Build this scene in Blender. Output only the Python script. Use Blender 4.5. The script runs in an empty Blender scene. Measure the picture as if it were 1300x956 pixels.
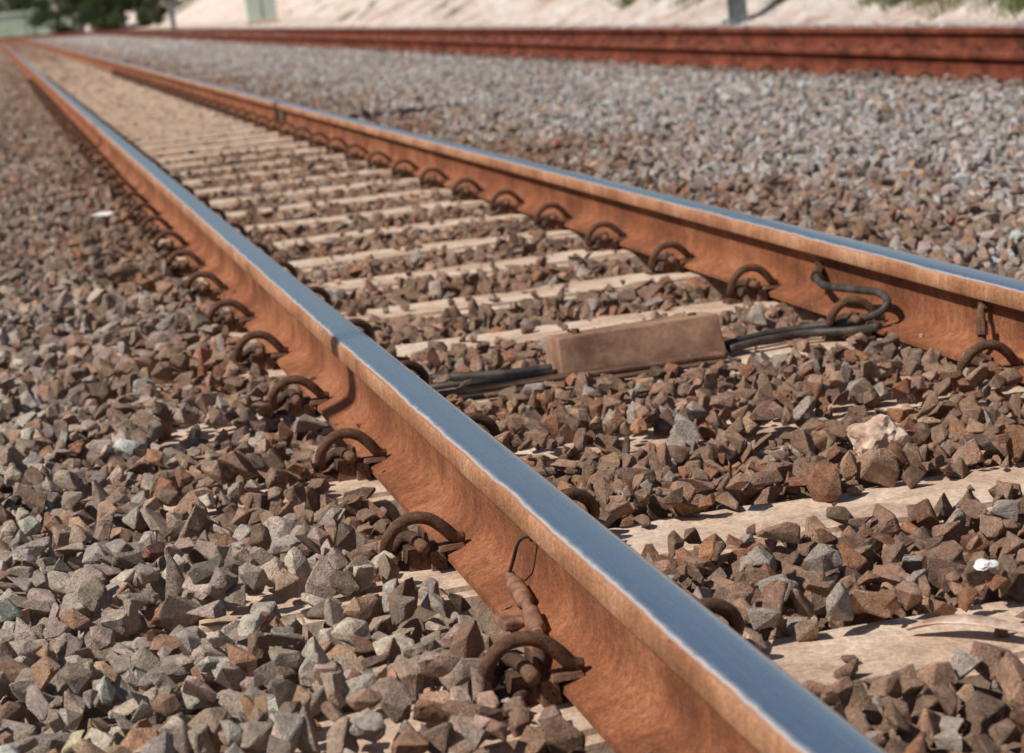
import bpy, bmesh, math, random
import numpy as np
from mathutils import Vector, Matrix, noise
random.seed(5); rng=np.random.default_rng(5)
sc=bpy.context.scene
G=1.1725; HR=.157; S=.668; Y0=1.854
ZS=-HR-.010           # sleeper top
T2A,T2B=4.50,5.70     # second track rails
AZ=.26                # sun azimuth slope (dy/dx)

# ---------------------------------------------------------------- helpers
def link(o,parent=None):
    sc.collection.objects.link(o)
    if parent: o.parent=parent
    return o
def empty(name,loc=(0,0,0)):
    e=bpy.data.objects.new(name,None); e.location=loc; e.empty_display_size=.2
    return link(e)
def mesh_obj(name,v,f,mats,parent=None,smooth=False,mi=None,loc=None):
    me=bpy.data.meshes.new(name); me.from_pydata([tuple(a) for a in v],[],[tuple(a) for a in f]); me.update()
    for m in mats: me.materials.append(m)
    if smooth: me.polygons.foreach_set('use_smooth',[True]*len(me.polygons))
    if mi is not None: me.polygons.foreach_set('material_index',mi)
    o=bpy.data.objects.new(name,me)
    if loc: o.location=loc
    return link(o,parent)
def catmull(P,n=6):
    P=[np.array(p,float) for p in P]; Q=[2*P[0]-P[1]]+P+[2*P[-1]-P[-2]]; out=[]
    for i in range(1,len(Q)-2):
        for j in range(n):
            t=j/n;a,b,c,d=Q[i-1],Q[i],Q[i+1],Q[i+2]
            out.append(.5*((2*b)+(-a+c)*t+(2*a-5*b+4*c-d)*t*t+(-a+3*b-3*c+d)*t**3))
    out.append(P[-1]); return out
def tube(P,r,seg=10,n=6,vf=None,off=(0,0,0)):
    C=catmull(P,n) if n else [np.array(p,float) for p in P]
    V,F=vf if vf else ([],[])
    b0=len(V); up=np.array([0,0,1.]); prev=None
    for i,c in enumerate(C):
        t=C[min(i+1,len(C)-1)]-C[max(i-1,0)]; t/=np.linalg.norm(t)+1e-9
        if prev is None:
            a=np.cross(t,up if abs(t[2])<.9 else np.array([1.,0,0]))
        else: a=prev-t*(prev@t)
        a/=np.linalg.norm(a)+1e-9; prev=a; b=np.cross(t,a)
        rr=r(i/(len(C)-1)) if callable(r) else r
        for k in range(seg):
            an=2*math.pi*k/seg; V.append(tuple(c+rr*(math.cos(an)*a+math.sin(an)*b)+np.array(off)))
    for i in range(len(C)-1):
        for k in range(seg):
            k2=(k+1)%seg
            F.append((b0+i*seg+k,b0+i*seg+k2,b0+(i+1)*seg+k2,b0+(i+1)*seg+k))
    F.append(tuple(b0+k for k in range(seg))[::-1]); F.append(tuple(b0+(len(C)-1)*seg+k for k in range(seg)))
    return V,F
def bevel_box(name,size,mats,bev=.005,parent=None,loc=(0,0,0),rot=(0,0,0),taper=None,seg=2):
    bm=bmesh.new(); bmesh.ops.create_cube(bm,size=1)
    for v in bm.verts:
        tx,ty=(taper if taper and v.co.z>0 else (1,1))
        v.co=Vector((v.co.x*size[0]*tx,v.co.y*size[1]*ty,v.co.z*size[2]))
    bmesh.ops.bevel(bm,geom=bm.edges[:],offset=bev,segments=seg,affect='EDGES',profile=.6)
    me=bpy.data.meshes.new(name); bm.to_mesh(me); bm.free()
    for m in mats: me.materials.append(m)
    o=bpy.data.objects.new(name,me); o.location=loc; o.rotation_euler=rot
    return link(o,parent)

# ---------------------------------------------------------------- materials
class M:
    def __init__(s,name,rough=.85,metal=0,spec=.3):
        s.m=bpy.data.materials.new(name); s.m.use_nodes=True; s.t=s.m.node_tree; s.n=s.t.nodes; s.l=s.t.links
        s.b=s.n['Principled BSDF']; s.b.inputs['Roughness'].default_value=rough; s.b.inputs['Metallic'].default_value=metal
        s.b.inputs['Specular IOR Level'].default_value=spec
    def tc(s,o='Object',scale=None):
        t=s.n.new('ShaderNodeTexCoord').outputs[o]
        if scale:
            mp=s.n.new('ShaderNodeMapping'); mp.inputs['Scale'].default_value=scale; s.l.new(t,mp.inputs['Vector']); t=mp.outputs[0]
        return t
    def noise(s,vec,scale,detail=4,rough=.55,dist=0):
        n=s.n.new('ShaderNodeTexNoise'); n.inputs['Scale'].default_value=scale; n.inputs['Detail'].default_value=detail
        n.inputs['Roughness'].default_value=rough; n.inputs['Distortion'].default_value=dist
        s.l.new(vec,n.inputs['Vector']); return n.outputs['Fac']
    def ramp(s,fac,stops):
        r=s.n.new('ShaderNodeValToRGB'); e=r.color_ramp.elements
        while len(e)<len(stops): e.new(.5)
        for i,(p,c) in enumerate(stops):
            e[i].position=p; e[i].color=(c,c,c,1) if isinstance(c,(int,float)) else (*c,1)
        s.l.new(fac,r.inputs[0]); return r.outputs[0]
    def mix(s,f,a,b,mode='MIX'):
        m=s.n.new('ShaderNodeMix'); m.data_type='RGBA'; m.blend_type=mode
        for sock,v in ((m.inputs[0],f),(m.inputs[6],a),(m.inputs[7],b)):
            if isinstance(v,(int,float)): sock.default_value=v if sock==m.inputs[0] else (v,v,v,1)
            elif isinstance(v,tuple): sock.default_value=(*v,1)
            else: s.l.new(v,sock)
        return m.outputs[2]
    def math(s,op,a,b=0.):
        m=s.n.new('ShaderNodeMath'); m.operation=op
        for i,v in enumerate((a,b)):
            if isinstance(v,(int,float)): m.inputs[i].default_value=v
            else: s.l.new(v,m.inputs[i])
        return m.outputs[0]
    def attr(s,name,typ='GEOMETRY',out='Fac'):
        a=s.n.new('ShaderNodeAttribute'); a.attribute_name=name; a.attribute_type=typ; return a.outputs[out]
    def bump(s,h,strength,dist,prev=None):
        b=s.n.new('ShaderNodeBump'); b.inputs['Strength'].default_value=strength; b.inputs['Distance'].default_value=dist
        s.l.new(h,b.inputs['Height'])
        if prev is not None: s.l.new(prev,b.inputs['Normal'])
        s.l.new(b.outputs[0],s.b.inputs['Normal']); return b.outputs[0]
    def col(s,c):
        if isinstance(c,tuple): s.b.inputs['Base Color'].default_value=(*c,1)
        else: s.l.new(c,s.b.inputs['Base Color'])
    def rough(s,r): s.l.new(r,s.b.inputs['Roughness'])

# rock
m=M('crushed_stone',.72,spec=.4); tc=m.tc()
c=m.attr('col','INSTANCER','Color')
off=m.n.new('ShaderNodeVectorMath'); off.operation='ADD'; sc2=m.n.new('ShaderNodeVectorMath'); sc2.operation='SCALE'; sc2.inputs['Scale'].default_value=37
m.l.new(c,sc2.inputs[0]); m.l.new(tc,off.inputs[0]); m.l.new(sc2.outputs[0],off.inputs[1]); tv=off.outputs[0]
n1=m.noise(tv,1.6,5,.6); n2=m.noise(tv,9,5,.7)
k1=m.ramp(n1,[(.3,.76),(.7,1.45)]); k2=m.ramp(n2,[(.25,.60),(.75,1.52)])
c2=m.mix(1.,c,k1,'MULTIPLY'); c2=m.mix(1.,c2,k2,'MULTIPLY')
dust=m.ramp(m.noise(tv,2.6,6,.7),[(.46,0.),(.72,.5)])
c3=m.mix(dust,c2,(.66,.50,.38)); m.col(c3)
b=m.bump(n1,.5,.35); m.bump(n2,.7,.14,b); ROCK=m.m

def rust(name,dark,mid,light,mott=.6):
    m=M(name,.85,spec=.2); tc=m.tc()
    a=m.noise(m.tc('Object',(1,.8,1)),5,6,.65); bb=m.noise(tc,260,5,.75); cc=m.noise(tc,60,6,.7); dd=m.noise(tc,120,5,.75)
    drip=m.noise(m.tc('Object',(1,1,.10)),55,4,.6)
    c=m.ramp(a,[(.36,dark),(.5,mid),(.64,light)])
    c=m.mix(mott,c,m.ramp(cc,[(.36,.62),(.60,1.15)]),'MULTIPLY')
    c=m.mix(.35,c,m.ramp(drip,[(.42,.6),(.56,1.1)]),'MULTIPLY')
    c=m.mix(.9,c,m.ramp(bb,[(.36,.50),(.62,1.30)]),'MULTIPLY')
    spots=m.ramp(dd,[(.36,.75),(.43,0.)]); c=m.mix(spots,c,dark)
    fl=m.ramp(m.noise(tc,90,6,.7),[(.60,0.),(.70,.5)]); c=m.mix(fl,c,light)
    m.col(c); b=m.bump(bb,.8,.002); m.bump(dd,.6,.003,b); return m
WEB=rust('rail_web_rust',(.17,.060,.027),(.27,.095,.042),(.37,.148,.070),.6).m
SIDE=rust('rail_head_side',(.30,.125,.060),(.43,.20,.102),(.54,.29,.165),.4).m
RED=rust('old_red_rust',(.085,.022,.012),(.17,.042,.021),(.25,.070,.034)).m
CLIP=rust('clip_rust',(.07,.038,.025),(.14,.072,.044),(.24,.13,.08)).m
# running surface
m=M('polished_running_surface',.28,1.,.5); tc=m.tc()
px=m.math('ABSOLUTE',m.attr('px'))
ns=m.noise(m.tc('Object',(1,.35,1)),70,6,.7); n2=m.noise(m.tc('Object',(1,.5,1)),11,6,.6)
lim=m.math('ADD',px,m.math('MULTIPLY',m.math('SUBTRACT',m.math('ADD',m.math('MULTIPLY',ns,.45),m.math('MULTIPLY',n2,.55)),.5),.014))
msk=m.ramp(lim,[(.0270,0.),(.0295,1.)])
st=m.ramp(m.noise(m.tc('Object',(1,.01,1)),420,3,.6),[(.3,(.82,.81,.79)),(.7,(.98,.96,.93))])
st=m.mix(m.ramp(n2,[(.58,0.),(.8,.35)]),st,(.50,.41,.34))
m.col(m.mix(msk,st,m.ramp(ns,[(.3,(.20,.09,.05)),(.7,(.34,.17,.10))])))
m.l.new(m.math('SUBTRACT',1.,msk),m.b.inputs['Metallic'])
m.rough(m.math('ADD',m.math('MULTIPLY',msk,.5),m.math('ADD',.12,m.math('MULTIPLY',ns,.28))))
m.bump(ns,.10,.0008); STEEL=m.m
# concrete
m=M('stained_concrete',.9,spec=.2); tc=m.tc()
a=m.noise(tc,4,8,.7); bb=m.noise(tc,110,5,.8); cc=m.noise(tc,22,8,.75)
c=m.ramp(a,[(.36,(.42,.275,.19)),(.5,(.60,.43,.31)),(.64,(.70,.55,.43))])
c=m.mix(.6,c,m.ramp(cc,[(.38,.62),(.56,1.1)]),'MULTIPLY'); c=m.mix(.8,c,m.ramp(bb,[(.34,.60),(.60,1.15)]),'MULTIPLY')
m.col(c); b=m.bump(bb,.7,.004); m.bump(cc,.4,.006,b); CONC=m.m
def simple(name,c1,c2,scale=8,rough=.8,metal=0,bd=.003,spec=.3,fine=80):
    m=M(name,rough,metal,spec); tc=m.tc(); a=m.noise(tc,scale,6,.6); bb=m.noise(tc,fine,4,.65)
    c=m.ramp(a,[(.36,c1),(.64,c2)]); c=m.mix(.6,c,m.ramp(bb,[(.3,.7),(.7,1.2)]),'MULTIPLY'); m.col(c); m.bump(bb,.4,bd); return m.m
CABLE=simple('cable_rubber',(.028,.024,.022),(.085,.066,.055),20,.55)
COVER=simple('rusty_cover_box',(.17,.088,.052),(.38,.22,.14),11,.85)
LUG=simple('copper_lug',(.13,.058,.034),(.30,.15,.09),50,.7)
GALV=simple('galvanised_steel',(.13,.14,.15),(.24,.25,.26),6,.5,.2)
CAB=simple('cabinet_paint',(.50,.57,.48),(.60,.66,.56),2,.6)
FEN=simple('pale_green_sheet',(.50,.60,.42),(.66,.74,.58),.8,.7)
QUARTZ=simple('pale_quartz',(.38,.23,.15),(.68,.52,.40),22,.85,bd=.006)
CHALK=simple('white_debris',(.6,.58,.55),(.8,.79,.77),30,.9)
BARKM=simple('bark_strip_surface',(.36,.2,.14),(.72,.55,.44),25,.8)
TRUNK=simple('tree_bark',(.07,.05,.035),(.14,.10,.075),6,.9,bd=.02)
BLACK=simple('signal_black',(.01,.01,.01),(.03,.03,.03),6,.6)
def leafm(name,a,b):
    m=M(name,.7,spec=.2); tc=m.tc(); n=m.noise(tc,.8,4,.7); m.col(m.ramp(n,[(.3,a),(.7,b)])); return m.m
LEAF=leafm('foliage',(.018,.036,.010),(.085,.12,.04)); GRASS=leafm('dry_grass',(.07,.10,.03),(.22,.23,.09))
# ground (sub-ballast / distant gravel)
m=M('gravel_ground',1.,spec=.0); tc=m.tc()
v=m.n.new('ShaderNodeTexVoronoi'); v.inputs['Scale'].default_value=16; m.l.new(tc,v.inputs['Vector'])
big=m.noise(tc,.25,4,.6); sx=m.n.new('ShaderNodeSeparateXYZ'); m.l.new(tc,sx.inputs[0])
side=m.ramp(m.math('DIVIDE',m.math('ADD',sx.outputs[0],5.),12.),[(.0,(.24,.18,.14)),(.36,(.24,.17,.125)),(.5,(.20,.12,.08)),(.56,(.30,.25,.22)),(.72,(.40,.35,.32)),(1.,(.62,.50,.42))])
c=m.mix(.6,side,m.ramp(v.outputs['Color'],[(.2,.55),(.8,1.35)]),'MULTIPLY')
c=m.mix(.4,c,m.ramp(big,[(.3,.75),(.7,1.2)]),'MULTIPLY'); m.col(c)
m.bump(v.outputs['Distance'],.8,.03); GROUND=m.m
# embankment
m=M('pale_earth',.95,spec=.1); tc=m.tc()
a=m.noise(tc,.9,8,.7); bb=m.noise(tc,7,7,.75); v=m.n.new('ShaderNodeTexVoronoi'); v.inputs['Scale'].default_value=5; m.l.new(tc,v.inputs['Vector'])
c=m.ramp(a,[(.36,(.50,.34,.26)),(.45,(.74,.57,.48)),(.58,(.84,.73,.64))]); c=m.mix(.75,c,m.ramp(bb,[(.36,.58),(.56,1.1)]),'MULTIPLY')
m.col(c); b=m.bump(bb,.8,.15); m.bump(v.outputs['Distance'],.5,.12,b); EARTH=m.m

# ---------------------------------------------------------------- ground & bank
def gz(y): return -.238+(.05*min(1,max(0,(y-46)/10)))
ys=[-60,-10,0,10,20,30,46,50,56,80,120,200,400,900]; xs=[-600,-100,-20,-5,-2,0,2,4,6,8,12,30,100,600]
V=[(x,y,gz(y)) for y in ys for x in xs]; F=[(j*len(xs)+i,j*len(xs)+i+1,(j+1)*len(xs)+i+1,(j+1)*len(xs)+i) for j in range(len(ys)-1) for i in range(len(xs)-1)]
mesh_obj('ground',V,F,[GROUND])
def bend(y): return 0 if y<95 else -((y-95)**2)/(2*420)
def smo(a,b,x): t=min(1,max(0,(x-a)/(b-a))); return t*t*(3-2*t)
def bshift(y): return 3.6*smo(55,82,y)
prof=[(7.3,-.26),(7.7,-.16),(8.1,.0),(8.6,.24),(9.2,.55),(10,.95),(11,1.4),(12.2,1.8),(14,2.0),(18,2.1),(30,2.2),(60,2.3)]
yy=np.concatenate([np.arange(-10,60,.5),np.arange(60,230,2.)])
V=[];F=[]
r2=np.random.default_rng(3)
for j,y in enumerate(yy):
    for i,(x,z) in enumerate(prof):
        w=.16*math.sin(y*.37+i)+.1*math.sin(y*1.3+i*2.1)
        V.append((x+w*.6+bend(y)+bshift(y)+r2.normal(0,.03),y,z+(w*.35+r2.normal(0,.03) if i>1 else 0)))
n=len(prof)
for j in range(len(yy)-1):
    for i in range(n-1): F.append((j*n+i,j*n+i+1,(j+1)*n+i+1,(j+1)*n+i))
mesh_obj('embankment_hill',V,F,[EARTH],smooth=True)

# ---------------------------------------------------------------- rails
half=[(0,0,0),(.012,-.0003,0),(.022,-.0012,0),(.028,-.003,0),(.0325,-.0065,0),(.0352,-.0125,1),(.0358,-.034,1),(.0342,-.0375,1),(.026,-.0408,2),(.0145,-.0455,2),(.0100,-.053,2),(.0085,-.070,2),(.0085,-.098,2),(.0105,-.116,2),(.017,-.127,2),(.032,-.1345,2),(.062,-.1435,2),(.0695,-.1465,2),(.0705,-.1555,2),(.069,-HR,2)]
pts=[(-x,z,s) for x,z,s in half[::-1]][:-1]+half
def rail(name,X,mats,parent):
    ysr=list(np.arange(-4,16,.25))+list(np.arange(16,95,4.))+list(np.arange(95,200,3.))
    V=[];F=[];mi=[];n=len(pts)
    for y in ysr:
        for x,z,s in pts: V.append((X+x+bend(y),y,z))
    for j in range(len(ysr)-1):
        for i in range(n):
            i2=(i+1)%n
            F.append((j*n+i,j*n+i2,(j+1)*n+i2,(j+1)*n+i)[::-1])
            s=max(pts[i][2],pts[i2][2]); 
            if i==n-1: s=2
            mi.append(s)
    o=mesh_obj(name,V,F,mats,parent,mi=mi)
    a=o.data.attributes.new('px','FLOAT','POINT'); a.data.foreach_set('value',[p[0] for _ in ysr for p in pts])
    o.data.polygons.foreach_set('use_smooth',[True]*len(F))
    o.data.set_sharp_from_angle(angle=math.radians(32))
    return o
tr1=empty('railway_track'); tr2=empty('railway_track.001')
rail('rail_1',0,[STEEL,SIDE,WEB],tr1); rail('rail_2',G,[STEEL,SIDE,WEB],tr1)
rail('rail_1_b',T2A,[RED,RED,RED],tr2); rail('rail_2_b',T2B,[RED,RED,RED],tr2)
for sg in (-1,1):
    bevel_box('fishplate',(.018,.5,.075),[CLIP],.004,tr1,loc=(G+sg*.0185,14.9,-.088))
bevel_box('joint_gap',(.073,.012,.045),[BLACK],.002,tr1,loc=(G,14.9,-.0205))

# sleepers
def sleeper_mesh(seed):
    bm=bmesh.new(); bmesh.ops.create_cube(bm,size=1)
    for v in bm.verts:
        top=v.co.z>0; w=.225 if top else .27
        v.co=Vector((v.co.x*(2.05 if top else 2.1),v.co.y*w,(0 if top else -.20)))
    bmesh.ops.subdivide_edges(bm,edges=[e for e in bm.edges if abs(e.verts[0].co.x-e.verts[1].co.x)>1],cuts=40,use_grid_fill=True)
    bmesh.ops.bevel(bm,geom=[e for e in bm.edges if e.calc_face_angle(0)>.4],offset=.013,segments=3,affect='EDGES')
    for v in bm.verts:
        if v.co.z>-.05:
            n=noise.noise(Vector((v.co.x*9,v.co.y*14,seed*7.3))); v.co+=Vector((0,n*.006,-abs(n)*.004))
    me=bpy.data.meshes.new('sleeper'); bm.to_mesh(me); bm.free(); me.materials.append(CONC)
    me.polygons.foreach_set('use_smooth',[True]*len(me.polygons)); me.set_sharp_from_angle(angle=.7)
    return me
SMS=[sleeper_mesh(i) for i in range(5)]
KS=range(-5,120)
sl_y={}
for t,(cx,par) in enumerate(((G/2,tr1),((T2A+T2B)/2,tr2))):
    for k in KS:
        y=Y0+S*k-.045+(0 if t==0 else .2)
        if t==0: sl_y[k]=y
        o=bpy.data.objects.new('sleeper',SMS[k%5]); link(o,par)
        o.location=(cx+bend(y)+random.uniform(-.01,.01),y,ZS-(0 if t==0 else .01)); o.rotation_euler=(0,0,random.uniform(-.008,.008)+(math.pi if random.random()<.5 else 0))
# clips (outer side, +X = away from rail foot; origin at foot edge, foot top level)
def clip_mesh():
    V,F=[],[]
    P=[(-.026,-.030,.014),(-.014,-.034,.019),(.000,-.037,.036),(.018,-.038,.052),(.040,-.037,.058),(.062,-.034,.052),(.079,-.028,.034),(.083,-.014,.012),(.076,.010,.000),(.064,.034,.002),(.050,.042,.012),(.040,.024,.018),(.037,-.01,.019),(.037,-.05,.019),(.037,-.066,.019)]
    tube(P,.0092,10,6,(V,F))
    nm=len(F)
    def box(a,b,tp=0):
        x0,y0,z0=a;x1,y1,z1=b;i=len(V)
        for z,q in ((z0,0),(z1,tp)):
            V.extend([(x0+q,y0+q,z),(x1-q,y0+q,z),(x1-q,y1-q,z),(x0+q,y1-q,z)])
        for f in ((0,3,2,1),(4,5,6,7),(0,1,5,4),(1,2,6,5),(2,3,7,6),(3,0,4,7)): F.append(tuple(i+q for q in f))
    box((.001,-.042,-.04),(.026,.045,.004),.003)
    box((.020,-.028,-.04),(.058,.030,.008),.006)
    box((.050,-.020,-.04),(.095,.036,-.014),.006)
    box((.020,-.026,.006),(.028,.028,.030),.002)
    box((-.026,-.048,.0035),(.012,-.012,.0105),.002)
    me=bpy.data.meshes.new('clip'); me.from_pydata(V,[],F); me.update(); me.materials.append(CLIP)
    me.polygons.foreach_set('use_smooth',[i<nm for i in range(len(F))])
    return me
CM=clip_mesh()
CY=lambda k:Y0+S*k
for X,par,off in ((0,tr1,0),(G,tr1,0),(T2A,tr2,.2),(T2B,tr2,.2)):
    for k in range(-4,48):
        for sgn in (-1,1):
            o=bpy.data.objects.new('clip',CM); link(o,par)
            o.location=(X+sgn*.070,CY(k)+off+random.uniform(-.012,.012),-.145-(.012 if par is tr2 else 0))
            s_=.8 if par is tr2 else 1
            o.scale=(sgn*s_,s_,s_); 
            o.rotation_euler=(random.uniform(-.06,.06),random.uniform(-.06,.06),random.uniform(-.1,.1))

# ---------------------------------------------------------------- ballast: dropped stones
stones=bpy.data.collections.new('ballast_stone_shapes')
NV=22
for i in range(NV):
    bm=bmesh.new(); r=random.Random(100+i)
    n=r.choice([8,9,10,11,12,14])
    ax=(1.12,r.uniform(.75,1.0),r.uniform(.55,.85))
    for _ in range(n):
        v=Vector((r.gauss(0,1),r.gauss(0,1),r.gauss(0,1))).normalized()*r.uniform(.82,1.12)
        bm.verts.new((v.x*ax[0],v.y*ax[1],v.z*ax[2]))
    res=bmesh.ops.convex_hull(bm,input=bm.verts[:])
    bmesh.ops.delete(bm,geom=[g for g in set(res['geom_interior']+res['geom_unused']) if isinstance(g,bmesh.types.BMVert)],context='VERTS')
    bmesh.ops.dissolve_limit(bm,angle_limit=.25,verts=bm.verts[:],edges=bm.edges[:])
    bmesh.ops.bevel(bm,geom=bm.edges[:],offset=.05,segments=1,affect='EDGES',clamp_overlap=True)
    bmesh.ops.triangulate(bm,faces=bm.faces[:])
    bmesh.ops.subdivide_edges(bm,edges=[e for e in bm.edges if e.calc_length()>.35],cuts=1)
    bmesh.ops.triangulate(bm,faces=bm.faces[:])
    for v in bm.verts:
        nn=noise.noise(v.co*2.3+Vector((i*3.1,0,0))); v.co*=1+.10*nn
    me=bpy.data.meshes.new('stone_shape'); bm.to_mesh(me); bm.free(); me.materials.append(ROCK)
    stones.objects.link(bpy.data.objects.new(f'stone_shape_{i:02d}',me))
CELL=.01; X0,X1,YA,YB=-2.6,7.2,1.0,13.0
NX=int((X1-X0)/CELL); NY=int((YB-YA)/CELL)
H=np.full((NY,NX),-.238); T=np.full((NY,NX),-.172)
gx=X0+(np.arange(NX)+.5)*CELL; gy=YA+(np.arange(NY)+.5)*CELL
inside=(gx>.07)&(gx<G-.07)
for j,y in enumerate(gy):
    if y>4.95: T[j,inside]=-.193
    elif y<2.9: T[j,inside]=-.168
    else: T[j,inside]=-.162
T[:,gx<-.07]=-.168
T[:,gx>G+.07]=-.156
T[:,(gx>3.7)]=-.148
for k,y in sl_y.items():
    jj=(gy>y-.1125)&(gy<y+.1125)
    if not jj.any(): continue
    a=(gx>G/2-1.025)&(gx<G/2+1.025)
    H[np.ix_(jj,a)]=np.maximum(H[np.ix_(jj,a)],ZS)
    if k not in (3,): T[np.ix_(jj,inside)]=-.30
    if k==3: T[np.ix_(jj,inside)]=-.130
    if k==2: T[np.ix_(jj,inside&(gx<.14))]=-.15
    if k in (1,2):
        j3=(gy>y+.055)&(gy<y+.1125); T[np.ix_(j3,inside)]=-.148
    if k>=5:   # ragged stone spill over the far sleeper edge in places
        for x_ in np.where(inside)[0]:
            w_=.07*max(0,noise.noise(Vector((gx[x_]*4,k*3.1,0)))-.05)
            T[(gy>y+.1125-w_)&(gy<y+.1125),x_]=-.160
    out=(gx<-.07)&(gx>-.17); T[np.ix_(jj,out)]=-.30
    out=(gx<=-.17)&(gx>-.46); T[np.ix_(jj,out)]=-.145
    if k<=1: T[np.ix_(jj,(gx<-.13)&(gx>-.46))]=-.14
    out=(gx>G+.07)&(gx<G+.46); T[np.ix_(jj,out)]=-.148
    for cx in (0,G):
        b=(abs(gx-cx)<.16); j2=(gy>CY(k)-.06)&(gy<CY(k)+.04); T[np.ix_(j2,b)]=np.minimum(T[np.ix_(j2,b)],-.178)
for cx in (0,G,T2A,T2B):
    b=abs(gx-cx)<.078; H[:,b]=.5
discs={}
for q in range(1,6):
    rr=q; yy_,xx_=np.mgrid[-rr:rr+1,-rr:rr+1]; d=np.sqrt(yy_**2+xx_**2)/(rr+.3); discs[q]=(d<=1,np.sqrt(np.clip(1-d*d,0,1)))
P=[];SC=[]
def drop(x,y,r):
    q=max(1,min(5,int(round(r*.85/CELL)))); mk,dm=discs[q]
    i=int((x-X0)/CELL); j=int((y-YA)/CELL)
    if i<q or j<q or i>=NX-q or j>=NY-q: return
    if H[j,i]>=T[j,i]: return
    w=H[j-q:j+q+1,i-q:i+q+1]; vals=w[mk]
    mx=vals.max()
    if mx>.4: return
    h=vals.mean()*.6+mx*.4
    zc=h+.50*r
    top=zc+dm*r*.72
    np.copyto(w,np.maximum(w,top),where=mk)
    P.append((x,y,zc)); SC.append(r)
def xr(y): return min(7.0,.52*y+.9)
for ya in np.arange(YA,YB,.25):
    x1=xr(ya+.25); x0=-2.4 if ya<9 else -1.8
    n=int((x1-x0)*.25*(3000 if ya<8 else 2100))
    X=rng.uniform(x0,x1,n); Y=rng.uniform(ya,ya+.25,n)
    a=int(n*.16); b=int(n*.55)
    R=np.concatenate([rng.uniform(.028,.036,a),rng.uniform(.020,.029,b-a),rng.uniform(.009,.020,n-b)])
    R[(X>.07)&(X<G)]*=.90
    for x,y,r in zip(X,Y,R): drop(x,y,r)
def hz(x,y): return H[int((y-YA)/CELL),int((x-X0)/CELL)]
for k,y in sl_y.items():
    if 1.2<y<12.5:
        for _ in range(rng.integers(20,34) if k not in (1,2) else 22):
            x=rng.uniform(.10,G-.1) if rng.random()<.75 else rng.uniform(-.4,-.1); yy2=y+rng.uniform(-.1,.1)
            h=hz(x,yy2); r=rng.uniform(.07,.145)**2
            if h<-.12: P.append((x,yy2,h+r*.5)); SC.append(r)
for _ in range(150):   # grit caught on the rail feet
    cx=(0,G)[rng.integers(2)]; sg=rng.choice([-1,1]); r=rng.uniform(.003,.009); d=rng.uniform(.035,.068)
    P.append((cx+sg*d,rng.uniform(1.5,9),-.1345-(d-.032)*.3+r*.4)); SC.append(r)
P=np.array(P);SC=np.array(SC)
bendv=np.vectorize(bend,otypes=[float])
def grid(ya,yb,sp,rlo,rhi):
    o=[];s=[]
    for layer in range(2):
        for y in np.arange(ya,yb,sp):
            xx=np.arange(-2.4,min(.50*y+2,7.4),sp)
            m=len(xx); X=xx+rng.uniform(-.5,.5,m)*sp; Y=y+rng.uniform(-.5,.5,m)*sp; Rr=rng.uniform(rlo,rhi,m)
            Z=np.full(m,-.192+layer*.022)+rng.normal(0,.008,m)
            ins=(X>.07)&(X<G-.07); Z[ins]-=.031
            Z[X>3.7]+=.010
            keep=np.ones(m,bool)
            for cx in (0,G,T2A,T2B): keep&=abs(X-cx)>.095
            fr=((Y-(Y0-.045))/S+.5)%1-.5; on=ins&(abs(fr)*S<.125)
            keep&=~(on&(rng.random(m)<.90))
            if layer==1: keep&=rng.random(m)<.6
            o.append(np.stack([X+bendv(Y),Y,Z],1)[keep]); s.append(Rr[keep])
    return np.concatenate(o),np.concatenate(s)
gs=[grid(13,26,.044,.018,.034),grid(26,50,.065,.026,.046),grid(50,110,.11,.045,.07)]
P=np.concatenate([P]+[g[0] for g in gs]);SC=np.concatenate([SC]+[g[1] for g in gs]); N=len(P)
X=P[:,0];Yv=P[:,1]
def sm(a,b,x): t=np.clip((x-a)/(b-a),0,1); return t*t*(3-2*t)
brown=np.array([.39,.225,.142]); lgrey=np.array([.60,.465,.365]); rgrey=np.array([.64,.56,.515]); lfar=np.array([.46,.325,.24])
wob=.18*np.sin(Yv*1.7)+.12*np.sin(Yv*4.1+X*3)+rng.normal(0,.18,N)
wl=sm(-.05,-.75,X+wob)[:,None]; wr=sm(G+.2,G+1.4,X+wob*1.5)[:,None]; wf=sm(4.5,8,Yv)[:,None]
LG=lgrey*(1-wf)+lfar*wf
C=brown*(1-wl)*(1-wr)+LG*wl+rgrey*wr
wt=(sm(.45,.1,abs(X-T2A))+sm(.45,.1,abs(X-T2B))).clip(0,1)[:,None]*.8
C=C*(1-wt)+np.array([.22,.09,.058])*wt
C*=np.exp(rng.normal(0,.28,N))[:,None]
C*=1+rng.normal(0,.03,(N,3))
pick=rng.random(N)<.10; C[pick]=C[pick]*.4+np.array([.64,.57,.50])*.6
pick=rng.random(N)<.14; C[pick]=C[pick]*np.array([.98,.72,.55])
C=np.clip(C,.04,.82)
me=bpy.data.meshes.new('ballast_gravel'); me.vertices.add(N); me.vertices.foreach_set('co',P.astype(np.float32).ravel())
def addattr(n,t,k,v):
    a=me.attributes.new(n,t,'POINT'); a.data.foreach_set(k,v)
rot=np.stack([rng.normal(0,.55,N),rng.normal(0,.55,N),rng.uniform(0,6.28,N)],1)
far=rng.random(N)<.3; rot[far,:2]=rng.uniform(0,6.28,(far.sum(),2))
scl=np.stack([SC*rng.uniform(.9,1.3,N),SC*rng.uniform(.85,1.1,N),SC*rng.uniform(.85,1.15,N)],1)
addattr('rot','FLOAT_VECTOR','vector',rot.astype(np.float32).ravel())
addattr('scl','FLOAT_VECTOR','vector',scl.astype(np.float32).ravel())
addattr('idx','INT','value',rng.integers(0,NV,N).astype(np.int32))
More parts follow.
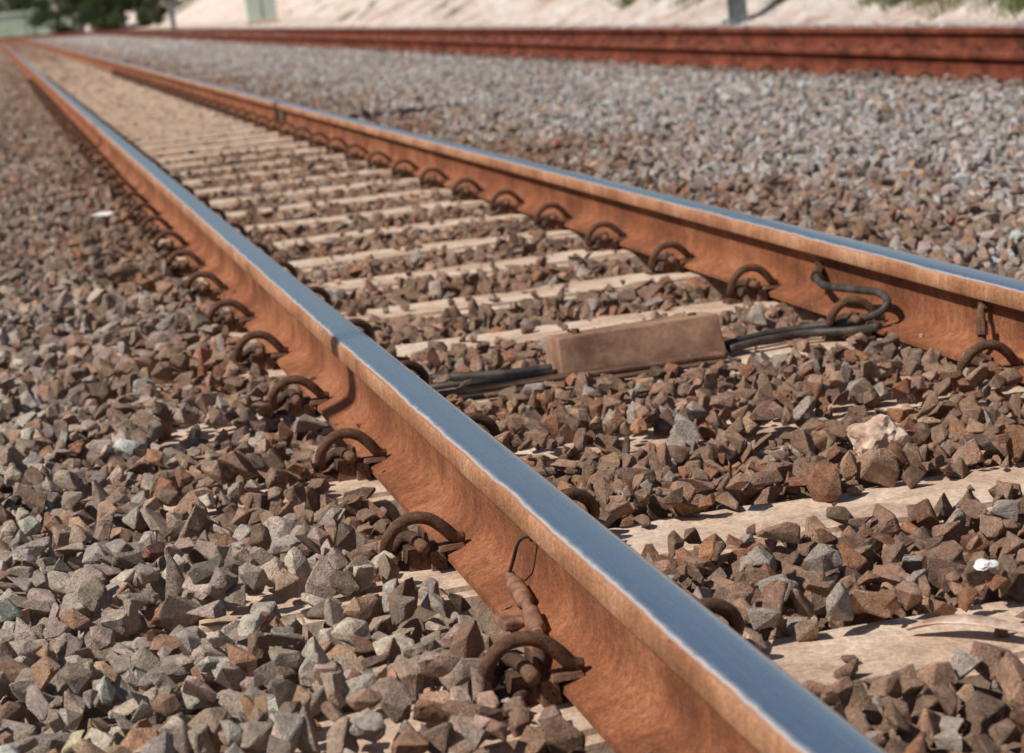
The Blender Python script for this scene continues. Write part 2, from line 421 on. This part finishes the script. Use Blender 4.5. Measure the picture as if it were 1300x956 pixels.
addattr('col','FLOAT_COLOR','color',np.concatenate([C,np.ones((N,1))],1).astype(np.float32).ravel())
bo=bpy.data.objects.new('ballast_gravel',me); link(bo); me.materials.append(ROCK)
ng=bpy.data.node_groups.new('stone_scatter','GeometryNodeTree')
ng.interface.new_socket('Geometry',in_out='INPUT',socket_type='NodeSocketGeometry'); ng.interface.new_socket('Geometry',in_out='OUTPUT',socket_type='NodeSocketGeometry')
gi=ng.nodes.new('NodeGroupInput'); go=ng.nodes.new('NodeGroupOutput'); ip=ng.nodes.new('GeometryNodeInstanceOnPoints'); ci=ng.nodes.new('GeometryNodeCollectionInfo')
ci.inputs['Collection'].default_value=stones; ci.inputs['Separate Children'].default_value=True; ci.inputs['Reset Children'].default_value=True
def na(name,t):
    n=ng.nodes.new('GeometryNodeInputNamedAttribute'); n.data_type=t; n.inputs['Name'].default_value=name; return n.outputs['Attribute']
L=ng.links.new
L(gi.outputs[0],ip.inputs['Points']); L(ci.outputs[0],ip.inputs['Instance']); ip.inputs['Pick Instance'].default_value=True
L(na('idx','INT'),ip.inputs['Instance Index']); L(na('rot','FLOAT_VECTOR'),ip.inputs['Rotation']); L(na('scl','FLOAT_VECTOR'),ip.inputs['Scale'])
L(ip.outputs[0],go.inputs[0])
md=bo.modifiers.new('scatter','NODES'); md.node_group=ng

# ---------------------------------------------------------------- track-side bits
jb=empty('cable_junction_box',(.60,4.535,0))
bevel_box('cover',(.355,.13,.085),[COVER],.004,jb,loc=(0,0,-.122),rot=(math.radians(-4),math.radians(-1),math.radians(2)),taper=(.97,.75))
bevel_box('base_plate',(.60,.05,.008),[CLIP],.002,jb,loc=(-.14,-.095,-.150),rot=(0,0,math.radians(1)))
bevel_box('base_plate_2',(.50,.03,.006),[CLIP],.002,jb,loc=(-.10,-.145,-.156),rot=(0,0,math.radians(1)))
for sx_ in (-.12,.13):
    V,F=tube([(sx_,0,-.085),(sx_,0,-.072)],.009,6,0); mesh_obj('cover_bolt',V,F,[CLIP],jb)
V,F=tube([(.79,4.53,-.148),(.88,4.555,-.142),(.97,4.56,-.140),(1.05,4.50,-.130),(1.095,4.44,-.112),(1.118,4.43,-.090),(1.128,4.50,-.078),(1.115,4.62,-.082),(1.105,4.76,-.088),(1.13,4.88,-.085),(1.158,4.92,-.08)],.0085,10,8)
tube([(.79,4.49,-.150),(.88,4.515,-.146),(.98,4.52,-.146),(1.05,4.46,-.142),(1.085,4.40,-.130)],.0085,10,8,(V,F))
tube([(.06,4.70,-.158),(.12,4.66,-.150),(.22,4.60,-.146),(.32,4.56,-.148),(.43,4.54,-.146)],.009,10,8,(V,F))
tube([(.10,4.60,-.160),(.2,4.54,-.152),(.30,4.51,-.152),(.43,4.50,-.150)],.007,10,8,(V,F))
mesh_obj('track_cable',V,F,[CABLE],smooth=True)
V,F=tube([(1.13,4.88,-.085),(1.158,4.93,-.078)],.015,8,0)
tube([(1.158,4.93,-.09),(1.158,4.93,-.06)],.012,6,0,(V,F)); mesh_obj('cable_lug',V,F,[CLIP],smooth=False)
bw=empty('rail_bond_wire',(0,0,0))
V,F=tube([(-.009,2.82,-.058),(-.022,2.82,-.056),(-.030,2.835,-.066),(-.034,2.86,-.095),(-.038,2.88,-.120),(-.038,2.875,-.128)],.0025,8,8); mesh_obj('wire',V,F,[CABLE],bw,smooth=True)
V,F=tube([(-.036,2.885,-.120),(-.038,2.84,-.124),(-.043,2.76,-.127),(-.052,2.68,-.130),(-.060,2.62,-.132)],lambda t:.0075+(.0045 if .2<t<.5 or .62<t<.85 else 0),12,8)
mesh_obj('sleeve',V,F,[LUG],bw,smooth=True)
V,F=tube([(-.060,2.63,-.131),(-.072,2.57,-.134),(-.09,2.52,-.145),(-.14,2.46,-.165),(-.2,2.42,-.19)],.008,10,8); mesh_obj('tail_cable',V,F,[CLIP],bw,smooth=True)
bevel_box('foot_clamp',(.040,.05,.012),[LUG],.003,bw,loc=(-.066,2.735,-.140),rot=(0,.1,.1))
V,F=tube([(-.007,2.82,-.058),(-.018,2.82,-.058)],.006,6,0); mesh_obj('web_pin',V,F,[CLIP],bw)
bw=empty('rail_bond_wire.001',(0,0,0))
V,F=tube([(G-.010,4.02,-.050),(G-.030,4.015,-.056),(G-.038,4.00,-.085),(G-.05,3.98,-.115),(G-.085,3.94,-.135),(G-.12,3.90,-.160)],.008,10,8); mesh_obj('wire',V,F,[CLIP],bw,smooth=True)
V,F=tube([(G-.008,4.02,-.052),(G-.030,4.02,-.056)],.012,6,0); tube([(G-.045,3.985,-.10),(G-.042,3.99,-.075)],.012,8,0,(V,F)); mesh_obj('lug',V,F,[CLIP],bw)
def lump(name,loc,size,mat,seed,parent=None):
    bm=bmesh.new(); bmesh.ops.create_icosphere(bm,subdivisions=4,radius=1)
    for v in bm.verts:
        n=noise.noise(v.co*1.1+Vector((seed,0,0)))*.4+noise.noise(v.co*3.2+Vector((0,seed,0)))*.14+noise.noise(v.co*8)*.05
        v.co*=1+n; v.co=Vector((v.co.x*size[0],v.co.y*size[1],v.co.z*size[2]))
    me=bpy.data.meshes.new(name); bm.to_mesh(me); bm.free(); me.materials.append(mat); o=bpy.data.objects.new(name,me); o.location=loc; return link(o,parent)
def top(x,y): return float(max(hz(x+a,y+b) for a in (-.02,0,.02) for b in (-.02,0,.02)))
lump('quartz_rock',(.652,3.313,top(.652,3.313)+.018),(.042,.036,.034),QUARTZ,3)
lump('white_stone_chip',(.485,2.55,top(.485,2.55)+.004),(.014,.012,.006),CHALK,9)
lump('white_stone_chip.001',(-.26,9.1,top(-.26,9.1)+.004),(.04,.03,.010),CHALK,12)
z=top(.41,2.45)
V=[];F=[]
for i in range(13):
    t=i/12; x=.36+.13*t; y=2.50-.13*t+.012*math.sin(t*5); w=.004+.011*math.sin(math.pi*min(1,t*1.1)); zz=z+.006+.012*math.sin(t*3.1)
    for q,dz in ((-1,.004),(0,0),(1,.005)): V.append((x+q*w*.7,y+q*w*.7,zz+dz))
for i in range(12):
    for q in range(2): a=i*3+q; F.append((a,a+1,a+4,a+3))
o=mesh_obj('bark_strip',V,F,[BARKM],smooth=True); sd=o.modifiers.new('s','SOLIDIFY'); sd.thickness=.0022

# ---------------------------------------------------------------- masts off to the left (cast the shadows across the track)
mx,my=-3.0,4.395-AZ*3.0
ms=empty('signal_post',(mx,my,-.25))
V,F=tube([(0,0,0),(0,0,4.25)],.048,16,0); mesh_obj('pole',V,F,[GALV],ms,smooth=True)
bevel_box('foot',(.3,.3,.12),[CONC],.01,ms,loc=(0,0,.04))
mx,my=-4.0,14.95-AZ*5.15
ms=empty('railway_signal',(mx,my,-.25))
V,F=tube([(0,0,0),(0,0,7.6)],.08,16,0); mesh_obj('pole',V,F,[GALV],ms,smooth=True)
bevel_box('signal_head',(.36,.25,.8),[BLACK],.04,ms,loc=(0.0,-.16,7.3)); bevel_box('foot',(.5,.5,.3),[CONC],.01,ms,loc=(0,0,.1))
for zz in (7.1,7.45):
    V,F=tube([(0,-.28,zz),(0,-.42,zz)],.1,16,0); mesh_obj('hood',V,F,[BLACK],ms)

# ---------------------------------------------------------------- background
cb=empty('equipment_cabinet',(9.3,86,-.2))
bevel_box('body',(1.1,.7,1.7),[CAB],.03,cb,loc=(0,0,.95)); bevel_box('roof',(1.2,.8,.08),[CAB],.02,cb,loc=(0,0,1.86)); bevel_box('plinth',(1.2,.8,.2),[CONC],.02,cb,loc=(0,0,.02))
bevel_box('door_gap',(.02,.02,1.5),[BLACK],.004,cb,loc=(0,-.36,.95))
def pole(name,x,y,z,h,w):
    e=empty(name,(x,y,z)); t=.012
    bevel_box('flange_1',(w,t,h),[GALV],.003,e,loc=(0,-w/2,h/2)); bevel_box('flange_2',(w,t,h),[GALV],.003,e,loc=(0,w/2,h/2)); bevel_box('web',(t,w-t-.002,h),[GALV],.003,e,loc=(0,0,h/2))
    bevel_box('footing',(w*1.8,w*1.8,.12),[GALV],.02,e,loc=(0,0,.0))
pole('lineside_mast',7.68,25.2,-.16,5,.17); pole('lineside_mast.001',7.15,100,-.2,6,.2); pole('lineside_mast.002',4.9,140,-.2,6,.25)
fe=empty('boundary_fence',(0,160,-.2))
V=[];F=[]
for i in range(900):
    x=-85+i*.1; z=.03 if i%2 else 0; V+= [(x,z,0),(x,z,1.75)]
for i in range(899): F.append((2*i,2*i+2,2*i+3,2*i+1))
mesh_obj('sheet_panels',V,F,[FEN],fe)
for i in range(0,31): bevel_box('fence_post',(.1,.1,2.0),[GALV],.01,fe,loc=(-85+i*3,-.12,1.0))
bevel_box('top_rail',(90,.06,.06),[FEN],.01,fe,loc=(-40,-.06,1.8))

def tree_meshes(seed,h=8,cr=3.2,nl=6500):
    r=np.random.default_rng(seed); V,F=[],[]
    tube([(0,0,-.3),(.1,0,h*.25),(-.1,.1,h*.5),(.1,0,h*.8)],lambda t:.22*(1-.75*t),8,4,(V,F))
    cents=[]
    for i in range(24):
        a=r.uniform(0,6.28); z=h*r.uniform(.10,.95); rad=cr*r.uniform(.2,1)*math.sqrt(max(.1,1-((z/h-.5)/.55)**2))
        c=np.array([rad*math.cos(a),rad*math.sin(a),z]); cents.append((c,r.uniform(.6,1.25)))
        if i<10: tube([(0,0,z*.55),(c[0]*.5,c[1]*.5,z*.8),tuple(c)],lambda t:.07*(1-.7*t),6,3,(V,F))
    nt=len(F)
    for _ in range(nl):
        c,s=cents[r.integers(len(cents))]; d=r.normal(0,1,3); d/=np.linalg.norm(d); p=c+d*s*r.uniform(.5,1.1)*np.array([1,1,.75])
        u=r.normal(0,1,3);u/=np.linalg.norm(u);w=np.cross(u,r.normal(0,1,3));w/=np.linalg.norm(w);q=r.uniform(.08,.17);i=len(V)
        V+=[tuple(p-u*q),tuple(p+w*q*.5),tuple(p+u*q),tuple(p-w*q*.5)];F.append((i,i+1,i+2,i+3))
    me=bpy.data.meshes.new('tree_mesh'); me.from_pydata(V,[],F); me.materials.append(TRUNK); me.materials.append(LEAF)
    me.polygons.foreach_set('material_index',[0 if i<nt else 1 for i in range(len(F))]); me.update(); return me
TM=[tree_meshes(1),tree_meshes(2,6.5,3.4),tree_meshes(3,9,3)]
tp=[]
for i in range(26): tp.append((-34+i*2.6+random.uniform(-1,1),168+random.uniform(-3,14),-.3,random.uniform(.8,1.2)))
for i in range(16): tp.append((3.8+i*.9+random.uniform(-.3,.3),140+random.uniform(-6,10),-.5,random.uniform(.4,.65)))
for i in range(6): tp.append((17+random.uniform(-1,6),40+18*i,2,random.uniform(.6,.9)))
for i,(x,y,z,s) in enumerate(tp):
    o=bpy.data.objects.new('tree' if i==0 else 'tree.%03d'%i,TM[i%3]); o.location=(x,y,z-.4*s); o.scale=(s,s,s); o.rotation_euler=(0,0,random.uniform(0,6)); link(o)
V=[];F=[]; r=np.random.default_rng(8)
def bankz(x): return float(np.interp(x,[p[0] for p in prof],[p[1] for p in prof]))
cl=[(r.uniform(8.05,8.7),r.uniform(17.5,22.5),1.1) for _ in range(90)]+[(r.uniform(8.0,12),r.uniform(24,100),.8) for _ in range(60)]+[(r.uniform(8.2,9.0),r.uniform(29,34),1) for _ in range(12)]
for x,y,s in cl:
    for _ in range(80):
        px_,py_=x+r.normal(0,.11),y+r.normal(0,.11); h=r.uniform(.06,.22)*s; a=r.uniform(0,6.28); l=r.normal(0,.06,2); i=len(V); z=bankz(px_)-.04; px_+=bshift(py_)
        w=.009; V+=[(px_-w*math.cos(a),py_-w*math.sin(a),z),(px_+w*math.cos(a),py_+w*math.sin(a),z),(px_+l[0],py_+l[1],z+h)]; F.append((i,i+1,i+2))
mesh_obj('grass_tufts',V,F,[GRASS])

# ---------------------------------------------------------------- light
el=math.radians(50); w=bpy.data.worlds.new('World'); sc.world=w; w.use_nodes=True
ln=math.hypot(1,AZ); sd_=Vector((-1/ln*math.cos(el),-AZ/ln*math.cos(el),math.sin(el)))
sky=w.node_tree.nodes.new('ShaderNodeTexSky'); sky.sky_type='NISHITA'; sky.sun_disc=False; sky.sun_elevation=el; sky.sun_rotation=math.atan2(sd_.x,sd_.y)
bg=w.node_tree.nodes['Background']; bg.inputs[1].default_value=.070; w.node_tree.links.new(sky.outputs[0],bg.inputs[0])
sl=bpy.data.lights.new('sun','SUN'); sl.energy=5; sl.angle=math.radians(.5); sl.color=(1,.96,.89)
so=bpy.data.objects.new('sun',sl); so.rotation_euler=(-sd_).to_track_quat('-Z','Y').to_euler(); so.location=(-20,-5,20); link(so)

# ---------------------------------------------------------------- camera
f,ya,pi_,ro,Xc,Zc=2928.,.20694,.15674,-.10386,-.60581,.65313
Fv=Vector((math.sin(ya)*math.cos(pi_),math.cos(ya)*math.cos(pi_),-math.sin(pi_)))
r0=Vector((math.cos(ya),-math.sin(ya),0)); u0=r0.cross(Fv)
rv=math.cos(ro)*r0+math.sin(ro)*u0; uv=-math.sin(ro)*r0+math.cos(ro)*u0
cd=bpy.data.cameras.new('camera'); co=bpy.data.objects.new('camera',cd); link(co)
co.matrix_world=Matrix(((rv.x,uv.x,-Fv.x,Xc),(rv.y,uv.y,-Fv.y,0),(rv.z,uv.z,-Fv.z,Zc),(0,0,0,1)))
cd.sensor_width=22.2; cd.lens=f/1300*22.2; cd.shift_y=-45/1300; cd.clip_end=2000; cd.clip_start=.05
cd.dof.use_dof=True; cd.dof.focus_distance=3.3; cd.dof.aperture_fstop=5.0
sc.camera=co
sc.view_settings.view_transform='Standard'; sc.view_settings.look='None'; sc.view_settings.exposure=0
